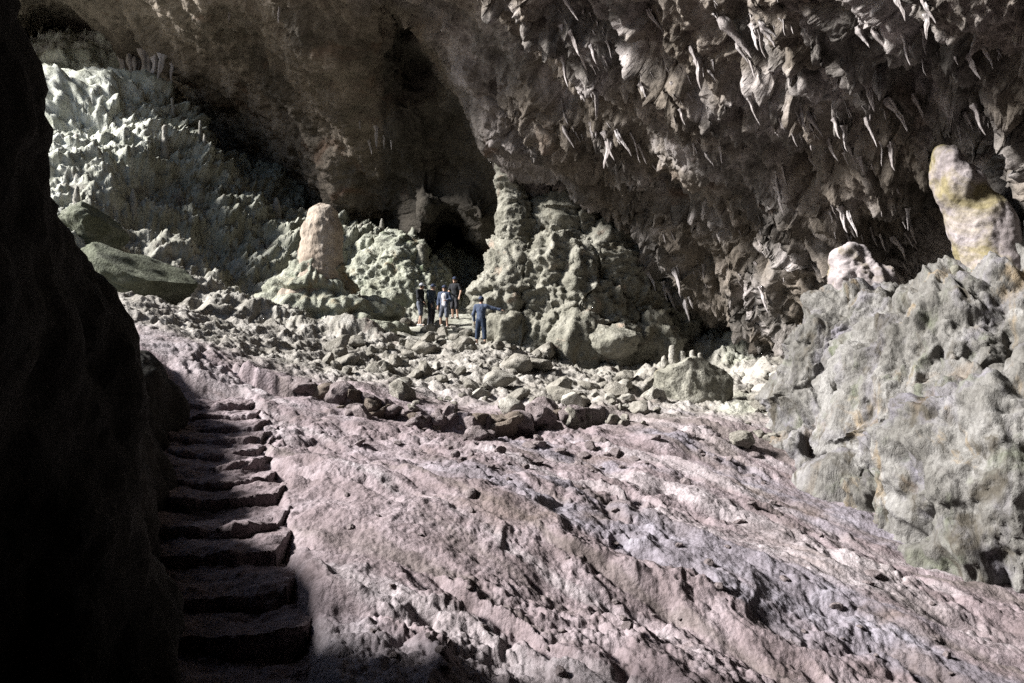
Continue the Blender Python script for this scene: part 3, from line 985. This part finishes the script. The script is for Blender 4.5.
# ------------------------------------------------------------------ stairs
stair = link('stone_stairs', None, None, loc=(stair_x(ST_Y0), ST_Y0, float(base_h(np.array([stair_x(ST_Y0)]), np.array([ST_Y0]))[0])))
tag(stair, 'flight of worn clay steps climbing beside the black rock wall', 'stairs')
run = (ST_Y1 - ST_Y0) / ST_N
for i in range(ST_N):
    y0 = ST_Y0 + (i + random.uniform(-.16, .16)) * run
    yc = y0 + run * .5
    x0 = stair_x(yc)
    zt = float(base_h(np.array([x0]), np.array([y0 + run * .75]))[0]) - .10
    nx_, ny_ = 90, 44
    hw = random.uniform(.80, .98)
    # a slab sheet: riser, rounded nose, tread
    prof = []
    for a in np.linspace(0, 1, ny_):
        if a < .38:
            q = a / .38
            prof.append((0.02 * (1 - q), -.55 * (1 - q)))
        else:
            q = (a - .38) / .62
            prof.append((q * (run * 1.25 + .12), -.03 * (1 - q) ** 6 + .02 * q))
    prof = np.array(prof)
    us = np.linspace(-hw, hw, nx_)
    U, Kk = np.meshgrid(us, np.arange(ny_))
    X = x0 + U.ravel() + random.uniform(-.08, .08)
    bow = .12 * perlin(np.stack([X * 1.1, np.full_like(X, i * 3.3), X * 0], 1), 77) - .15 * (np.abs(U.ravel()) / hw) ** 3
    Yv = y0 - bow + prof[Kk.ravel(), 0]
    edge = sstep(.55, 1.0, np.abs(U.ravel()) / hw)
    Z = zt + prof[Kk.ravel(), 1] + .06 * edge * (U.ravel() < 0) - .03 * np.cos(U.ravel() / hw * 2)
    V = np.stack([X, Yv, Z], 1)
    nn = .10 * fbm(V * 1.6, 5, 500 + i, .58) + .04 * (.5 - worley(V * 5.5 + i, 501)) + .015 * (.5 - worley(V * 12, 502))
    V[:, 1] -= nn * .8
    V[:, 2] += nn * .7
    ii, jj = np.meshgrid(np.arange(ny_ - 1), np.arange(nx_ - 1), indexing='ij')
    k0 = (ii * nx_ + jj).ravel()
    Q = np.stack([k0, k0 + 1, k0 + nx_ + 1, k0 + nx_], 1)
    # close underneath
    nb = len(V)
    Vb = V.copy()
    Vb[:, 2] = np.minimum(Vb[:, 2] - .15, zt - .6)
    rim = np.concatenate([np.arange(nx_), (np.arange(1, ny_) * nx_ + nx_ - 1), (ny_ - 1) * nx_ + np.arange(nx_ - 2, -1, -1), np.arange(ny_ - 2, 0, -1) * nx_])
    side = np.stack([np.roll(rim, -1), rim, rim + nb, np.roll(rim, -1) + nb], 1)
    V2 = np.concatenate([V, Vb])
    Q2 = np.concatenate([Q, Q[:, ::-1] + nb, side])
    o = np.array(stair.location)
    link('step', make_mesh('step', V2 - o, Q2), M['ground'], stair)

# ------------------------------------------------------------------ stalactites
def drip_mesh(seed, blade=.5, bend=.15, n=20, m=22):
    rg = np.random.default_rng(seed)
    V = []
    ph = rg.uniform(0, 6.28)
    for i in range(m):
        t_ = i / (m - 1)
        r = (1 - t_) ** .75 * .16 + .008
        r *= 1 + .25 * math.sin(t_ * 14 + ph) * (1 - t_)
        ox, oy = bend * t_ * t_, .08 * math.sin(t_ * 4 + ph)
        for j in range(n):
            a = j / n * 2 * math.pi
            fl = 1 + .22 * math.sin(3 * a + ph) + .12 * math.sin(7 * a + 2 * ph)
            V.append((ox + r * fl * math.cos(a), oy + r * fl * blade * math.sin(a), .12 - 1.12 * t_))
    V = np.array(V)
    V += .02 * np.stack([perlin(V * 6, seed), perlin(V * 6, seed + 1), perlin(V * 6, seed + 2)], 1)
    Q = []
    for i in range(m - 1):
        for j in range(n):
            Q.append((i * n + j, (i + 1) * n + j, (i + 1) * n + (j + 1) % n, i * n + (j + 1) % n))
    me = make_mesh('stalactite', V, Q)
    me.materials.append(M['drip'])
    return me


DM = [drip_mesh(600 + i, random.uniform(.4, .9), random.uniform(-.1, .3)) for i in range(8)]


def stalactite(px, py, lpx, label, group, wide=1.0, lean=None, out=.0):
    p = vault_at(px, py)
    if p is None or (lean is None and fbm(np.array([p]) * .55, 3, 640)[0] < .08 + random.uniform(-.08, .08)):
        return None
    o = bpy.data.objects.new('stalactite', random.choice(DM))
    COL.objects.link(o)
    L = lpx * p[1] / FPX
    toward = -(p - CEN) / np.linalg.norm(p - CEN)
    o.location = p + toward * out * L
    o.scale = (L * wide, L * wide, L)
    ln = random.gauss(.36, .15) if lean is None else lean
    ax = Vector((-ln, random.uniform(-.15, .15), 1)).normalized()
    o.rotation_euler = (ax.to_track_quat('Z', 'Y') @ Matrix.Rotation(random.uniform(-.6, .6), 3, 'Z').to_quaternion()).to_euler()
    tag(o, label, 'stalactite', group)
    return o


for k, (px, py, l, w, lean, lab) in enumerate([
    (724, 22, 46, .75, .62, 'longest white stalactite, slanting under the roof'), (748, 24, 26, .8, .3, 'short white stalactite right of the longest one'), (742, 52, 32, .8, .5, 'white stalactite just below the longest one'),
    (872, 30, 30, .8, .5, 'pale pointed stalactite at the right end of a rusty cluster'), (858, 28, 22, 1.0, .4, 'rusty stalactite within the small cluster near the top'),
    (888, 100, 36, .8, .5, 'slender pale stalactite in the fringe left of the leaning column'), (866, 82, 30, .9, .5, 'stalactite at the top of the fringe left of the leaning column'),
    (892, 148, 26, .9, .3, 'thick club tipped stalactite above the leaning column'), (975, 105, 30, .8, .45, 'grey stalactite right above the leaning column'), (966, 58, 26, .8, .5, 'dim stalactite high above the leaning column')]):
    stalactite(px, py, l, lab, None, w, lean, .05)
n = 0
while n < 280:
    px, py = random.uniform(560, 1015), random.uniform(-5, 330)
    if py > 330 - (px - 560) * .16 or (px < 640 and 150 < py) or (px > 925 and py > 130):
        continue
    l = 5 + 24 * random.random() ** 2.6
    if stalactite(px, py, l, 'small slanting stalactite among the many under the knobbly right hand roof', 'small stalactites under the right hand roof', random.uniform(.5, .95)):
        n += 1
for px, py, l in [(122, 62, 26), (130, 58, 34), (138, 60, 30), (146, 56, 46), (152, 62, 30), (160, 58, 24), (168, 66, 18)]:
    stalactite(px, py, l, 'long hanging stalactite of the curtain above the bright slope', 'stalactite curtain above the bright slope', .9, .02, .08)
for px, py, l in [(373, 128, 20), (368, 140, 14), (380, 138, 12), (362, 120, 10), (388, 142, 9), (276, 10, 16), (230, 15, 12)]:
    stalactite(px, py, l, 'thin stalactite on the smooth brown roof panel', 'stalactites on the brown roof panel', .7, .05, .05)
for px, py, h, w in [(200, 138, 16, 2.2), (207, 142, 10, 2.5), (174, 110, 12, 2.5), (164, 150, 22, 4), (78, 198, 14, 4), (133, 205, 16, 5), (276, 212, 16, 6)]:
    p = ground_at(px, py)
    a = p + np.array([0, 0, h / FPX * p[1]])
    formation('stalagmite', [(a, p - np.array([0, 0, .4]), w * .25 / FPX * p[1], w / FPX * p[1])], max(.05, w / FPX * p[1] / 4), M['stone_pale'], fluted(2.2, .07, 650), 'slim pale stalagmite on the bright slope below the roof', 'stalagmite', .05, 'stalagmites on the bright slope')

# ------------------------------------------------------------------ people
SK = plain_mat('skin', (.42, .26, .19), (.48, .31, .23), 9, .6, .05)
CLOTH = {n_: plain_mat(n_ + '_cloth', c, None, 30, .9, .3) for n_, c in dict(
    black=(.018, .019, .023), slate=(.05, .065, .085), navy=(.03, .04, .075), denim=(.02, .032, .06), blue=(.06, .078, .125), white=(.62, .60, .62), grey=(.12, .13, .16), pale=(.34, .35, .38), darkshorts=(.03, .03, .035), shoe=(.45, .44, .43), hair=(.015, .012, .01)).items()}


def person(px, py, Y, H, yaw, pose, clothes, label, over=None):
    """pose: joint positions in body space (x right, y forward, z up) for a 1.72 m figure"""
    g = pix(px, py, Y)
    gz_ = ground_z(g[0], g[1])
    root = link('person', None, None, loc=(g[0], g[1], gz_ + .01))
    root.rotation_euler = (0, 0, yaw)
    root.scale = (H / 1.72,) * 3
    tag(root, label, 'person')
    J = dict(pelvis=(0, 0, .93), waist=(0, .0, 1.08), chest=(0, .01, 1.30), neck=(0, 0, 1.46), head=(0, .03, 1.60),
             sl=(-.19, 0, 1.40), el=(-.26, -.02, 1.12), wl=(-.25, .10, .88), sr=(.19, 0, 1.40), er=(.26, -.02, 1.12), wr=(.25, .10, .88),
             hl=(-.09, 0, .90), kl=(-.11, .03, .49), al=(-.12, -.02, .08), hr=(.09, 0, .90), kr=(.11, .03, .49), ar=(.12, -.02, .08))
    J.update(pose)
    J = {k: np.array(v, float) for k, v in J.items()}
    fb = Field((-.95, -.75, -.03), (.95, .85, 1.85), .0125)

    def C(a, b, ra, rb, k=.03, f=None, **kw):
        (f or fb).cone(J[a] if isinstance(a, str) else a, J[b] if isinstance(b, str) else b, ra, rb, k, **kw)
    C('pelvis', 'waist', .145, .125, sq=(1, .72, 1))
    C('waist', 'chest', .125, .15, .05, sq=(1, .70, 1))
    C(J['chest'], J['neck'] - [0, 0, .06], .15, .08, .05, sq=(1, .7, 1))
    C('neck', 'head', .055, .05)
    C(J['head'] + [0, -.01, .02], J['head'] + [0, -.005, .05], .085, .088, .02)
    hd = J['head']
    C(hd + [0, .03, -.06], hd + [0, .045, -.07], .05, .045, .03)
    C(hd + [0, .085, .01], hd + [0, .108, -.02], .010, .015, .012)
    for sx in (-1, 1):
        fb.ball(hd + [sx * .088, -.005, 0], .022, .01, sq=(.5, 1, 1.3))
        C(hd + [sx * .034, .094, .022], hd + [sx * .034, .096, .022], .013, .013, .006, cut=True)
    fb.cone(hd + [-.02, .098, -.052], hd + [.02, .098, -.052], .006, .006, .004, True)
    for s_, S, E, W, Hh, K, A in ((-1, 'sl', 'el', 'wl', 'hl', 'kl', 'al'), (1, 'sr', 'er', 'wr', 'hr', 'kr', 'ar')):
        C(J['chest'] + [s_ * .08, 0, .08], S, .09, .062, .05)
        C(S, E, .056, .043)
        C(E, W, .043, .028)
        C(Hh, K, .088, .058, .04)
        C(K, A, .056, .037)
        ft = J[A] + np.array([0, .0, -.045])
        C(A, ft, .04, .038)
        C(ft + [0, -.04, 0], ft + [s_ * .02, .15, -.005], .036, .028, .03)
        # hand: palm, four fingers and a thumb
        dr = J[W] - J[E]
        dr /= np.linalg.norm(dr)
        sd = np.cross(dr, [0, 0, 1.0]) if abs(dr[2]) < .9 else np.array([0, 1.0, 0])
        sd /= np.linalg.norm(sd)
        cu = np.cross(dr, sd)
        cu = cu if cu[2] < 0 else -cu
        if abs(dr[2]) > .9:
            cu = np.array([-s_, 0, 0.0])
        pc = J[W] + dr * .05
        for q in (-1, 0, 1):
            C(J[W] + sd * q * .012, pc + sd * q * .022 + dr * .04, .018, .016, .015)
        for q, ln_ in zip((-1.5, -.5, .5, 1.5), (.065, .078, .082, .062)):
            r0 = pc + dr * .045 + sd * q * .021
            r1 = r0 + dr * ln_ * .5 + cu * .008
            r2 = r1 + dr * ln_ * .38 + cu * .028
            C(r0, r1, .0095, .009, .004)
            C(r1, r2, .009, .008, .004)
        C(pc + sd * .03, pc + sd * .062 + dr * .03 + cu * .012, .011, .009, .006)
    V, Q = fb.mesh()
    V = relax(V, Q, 1)
    link('body', make_mesh('body', V, Q), SK, root)

    def garment(name, mat, segs, cuts=(), wr=.012):
        f = Field((-.95, -.75, -.05), (.95, .85, 1.9), .0165)
        for (a, b, ra, rb, kk, sq) in segs:
            f.cone(J[a] if isinstance(a, str) else np.asarray(a, float), J[b] if isinstance(b, str) else np.asarray(b, float), ra, rb, kk, False, sq)
        for a, b, ra, rb in cuts:
            f.cone(np.asarray(a, float), np.asarray(b, float), ra, rb, 0, True)
        V, Q = f.mesh()
        V = relax(V, Q, 2)
        N = vnormals(V, Q)
        V = V + N * (wr * fbm(along(V, np.array([0, 0, 1.]), .6) * 9, 3, int(px)))[:, None]
        return link(name, make_mesh(name, V, Q), mat, root)
    S1 = (1, 1, 1)
    top, sleeve, hem, bottom, leg_to, cap = clothes
    hemz = J['pelvis'] + [0, 0, hem]
    sg = [(hemz, 'waist', .165, .15, .03, (1, .78, 1)), ('waist', 'chest', .15, .17, .05, (1, .75, 1)), ('chest', J['neck'] - [0, 0, .05], .17, .09, .05, (1, .75, 1))]
    for s_, S, E, W in ((-1, 'sl', 'el', 'wl'), (1, 'sr', 'er', 'wr')):
        sg.append((J['chest'] + [s_ * .08, 0, .08], S, .105, .08, .05, S1))
        if sleeve == 'short':
            sg.append((S, J[S] * .35 + J[E] * .65, .078, .072, .02, S1))
        else:
            sg.append((S, E, .078, .064, .03, S1))
            sg.append((E, J[E] * .08 + J[W] * .92, .064, .05, .03, S1))
    garment('jacket' if sleeve == 'long' else 'shirt', CLOTH[top], sg)
    sg = [('pelvis', J['pelvis'] + [0, 0, .1], .16, .15, .03, (1, .78, 1))]
    for Hh, K, A in (('hl', 'kl', 'al'), ('hr', 'kr', 'ar')):
        sg.append((Hh, J[Hh] * .1 + J[K] * .9, .108, .088, .04, S1))
        if leg_to > 0:
            sg.append((J[K], J[K] * (1 - leg_to) + J[A] * leg_to, .085, .075, .04, S1))
    garment('shorts' if leg_to < .4 else 'trousers', CLOTH[bottom], sg)
    if over:
        so_ = [(hemz - [0, 0, .04], 'waist', .185, .17, .03, (1, .80, 1)), ('waist', 'chest', .17, .188, .05, (1, .78, 1)), ('chest', J['neck'] - [0, 0, .05], .188, .10, .05, (1, .78, 1))]
        for s_, S, E, W in ((-1, 'sl', 'el', 'wl'), (1, 'sr', 'er', 'wr')):
            so_ += [(J['chest'] + [s_ * .08, 0, .08], S, .12, .092, .05, S1), (S, E, .09, .076, .03, S1), (E, J[E] * .3 + J[W] * .7, .076, .06, .03, S1)]
        garment('overshirt', CLOTH[over], so_, [((.02, .24, .7), (.0, .24, 1.6), .17, .13)])
    f = Field(hd - .22, hd + .26, .0125)
    f.cone(hd + [0, -.015, .035], hd + [0, -.01, .06], .100, .098, .0)
    f.cone(hd + [0, .10, -.02], hd + [0, .10, -.10], .085, .10, .01, True)
    f.halfspace(2, hd[2] - .035)
    V, Q = f.mesh()
    link('hair', make_mesh('hair', relax(V, Q, 1), Q), CLOTH['hair'], root)
    if cap:
        f = Field(hd - .25, hd + .3, .0125)
        f.cone(hd + [0, -.01, .05], hd + [0, -.005, .07], .108, .104, 0)
        f.halfspace(2, hd[2] + .055)
        f.cone(hd + [0, .09, .065], hd + [0, .15, .06], .075, .06, .015, False, (1, 1, .16))
        V, Q = f.mesh()
        link('cap', make_mesh('cap', relax(V, Q, 1), Q), CLOTH[cap], root)
    for A in ('al', 'ar'):
        f = Field(J[A] + [-.12, -.2, -.12], J[A] + [.14, .3, .08], .0125)
        ft = J[A] + np.array([0, 0, -.045])
        f.cone(ft + [0, -.04, 0], ft + [.005, .15, -.008], .046, .038, .02)
        f.cone(J[A] + [0, 0, -.01], ft, .046, .045, .02)
        V, Q = f.mesh()
        link('shoe', make_mesh('shoe', relax(V, Q, 1), Q), CLOTH['shoe'], root)
    return root, J


PI = math.pi
# facing: yaw 0 looks along +y (away from the camera), PI towards it
person(420, 324, 35.2, 1.72, -PI * .62, dict(head=(.0, .08, 1.58), neck=(0, .04, 1.46), chest=(0, .03, 1.3), er=(.25, .05, 1.14), wr=(.20, .24, .98), al=(-.12, -.12, .09), kl=(-.11, -.02, .49), kr=(.11, .10, .49), ar=(.12, .10, .08)),
       ('black', 'long', .0, 'grey', .1, 'pale'), 'person in black jacket and grey shorts at the left end of the group')
person(431, 324, 35.4, 1.70, -PI * .66, dict(head=(.0, .10, 1.55), neck=(0, .06, 1.44), chest=(0, .05, 1.28), el=(-.27, .05, 1.12), wl=(-.22, .18, .9), er=(.26, .04, 1.12), wr=(.24, .16, .88)),
       ('slate', 'long', -.12, 'darkshorts', .95, 'navy'), 'person in long slate jacket bending beside the one in black')
person(444.5, 323, 35.0, 1.68, PI * .92, dict(el=(-.28, .04, 1.14), wl=(-.14, .22, 1.12), ar=(.16, .02, .08), kr=(.14, .06, .49)),
       ('white', 'short', .02, 'grey', .05, 'navy'), 'person in white shirt and blue open overshirt facing the camera', 'blue')
person(455, 317, 36.6, 1.72, PI * .85, dict(el=(-.30, .02, 1.14), wl=(-.30, .14, .92), wr=(.12, .24, 1.08), er=(.27, .05, 1.14)),
       ('black', 'short', .0, 'darkshorts', .1, 'navy'), 'person in dark tee shirt standing behind the white shirt')
person(481, 346, 30.8, 1.70, -PI * .08, dict(er=(.46, .06, 1.32), wr=(.70, .10, 1.27), sr=(.20, 0, 1.40), el=(-.27, -.03, 1.12), wl=(-.27, .06, .88), kl=(-.13, .02, .49), al=(-.16, -.02, .08), ar=(.15, .0, .08)),
       ('blue', 'long', .02, 'denim', .55, 'navy'), 'person in blue jacket and rolled jeans pointing to the right')

# ------------------------------------------------------------------ camera, light, sky
cam = bpy.data.cameras.new('camera')
cam.sensor_width = 36
cam.lens = FPX / 1024 * 36
cam.clip_end = 1000
co = bpy.data.objects.new('camera', cam)
co.location = (0, 0, CAMZ)
co.rotation_euler = (math.pi / 2 + PITCH, 0, 0)
COL.objects.link(co)
SC.camera = co

sl = bpy.data.lights.new('sun', 'SUN')
sl.energy = 5.0
sl.angle = math.radians(10)
sl.color = (1.0, .98, .95)
so = bpy.data.objects.new('sun', sl)
so.rotation_euler = Vector(SUN).to_track_quat('Z', 'Y').to_euler()
so.location = tuple(SUN * 60)
COL.objects.link(so)

w = bpy.data.worlds.new('World')
SC.world = w
w.use_nodes = True
nt = w.node_tree
sky = nt.nodes.new('ShaderNodeTexSky')
sky.sky_type = 'NISHITA'
sky.sun_disc = False
sky.sun_elevation = math.asin(SUN[2])
sky.sun_rotation = math.atan2(SUN[0], SUN[1])
bg = nt.nodes['Background']
bg.inputs[1].default_value = 0.05
nt.links.new(sky.outputs[0], bg.inputs[0])

SC.view_settings.view_transform = 'Standard'
SC.view_settings.look = 'None'
SC.view_settings.exposure = 1.72
SC.view_settings.gamma = 1.0
SC.cycles.use_denoising = False
SC.cycles.sample_clamp_indirect = 3.0
SC.cycles.max_bounces = 6
SC.cycles.diffuse_bounces = 4
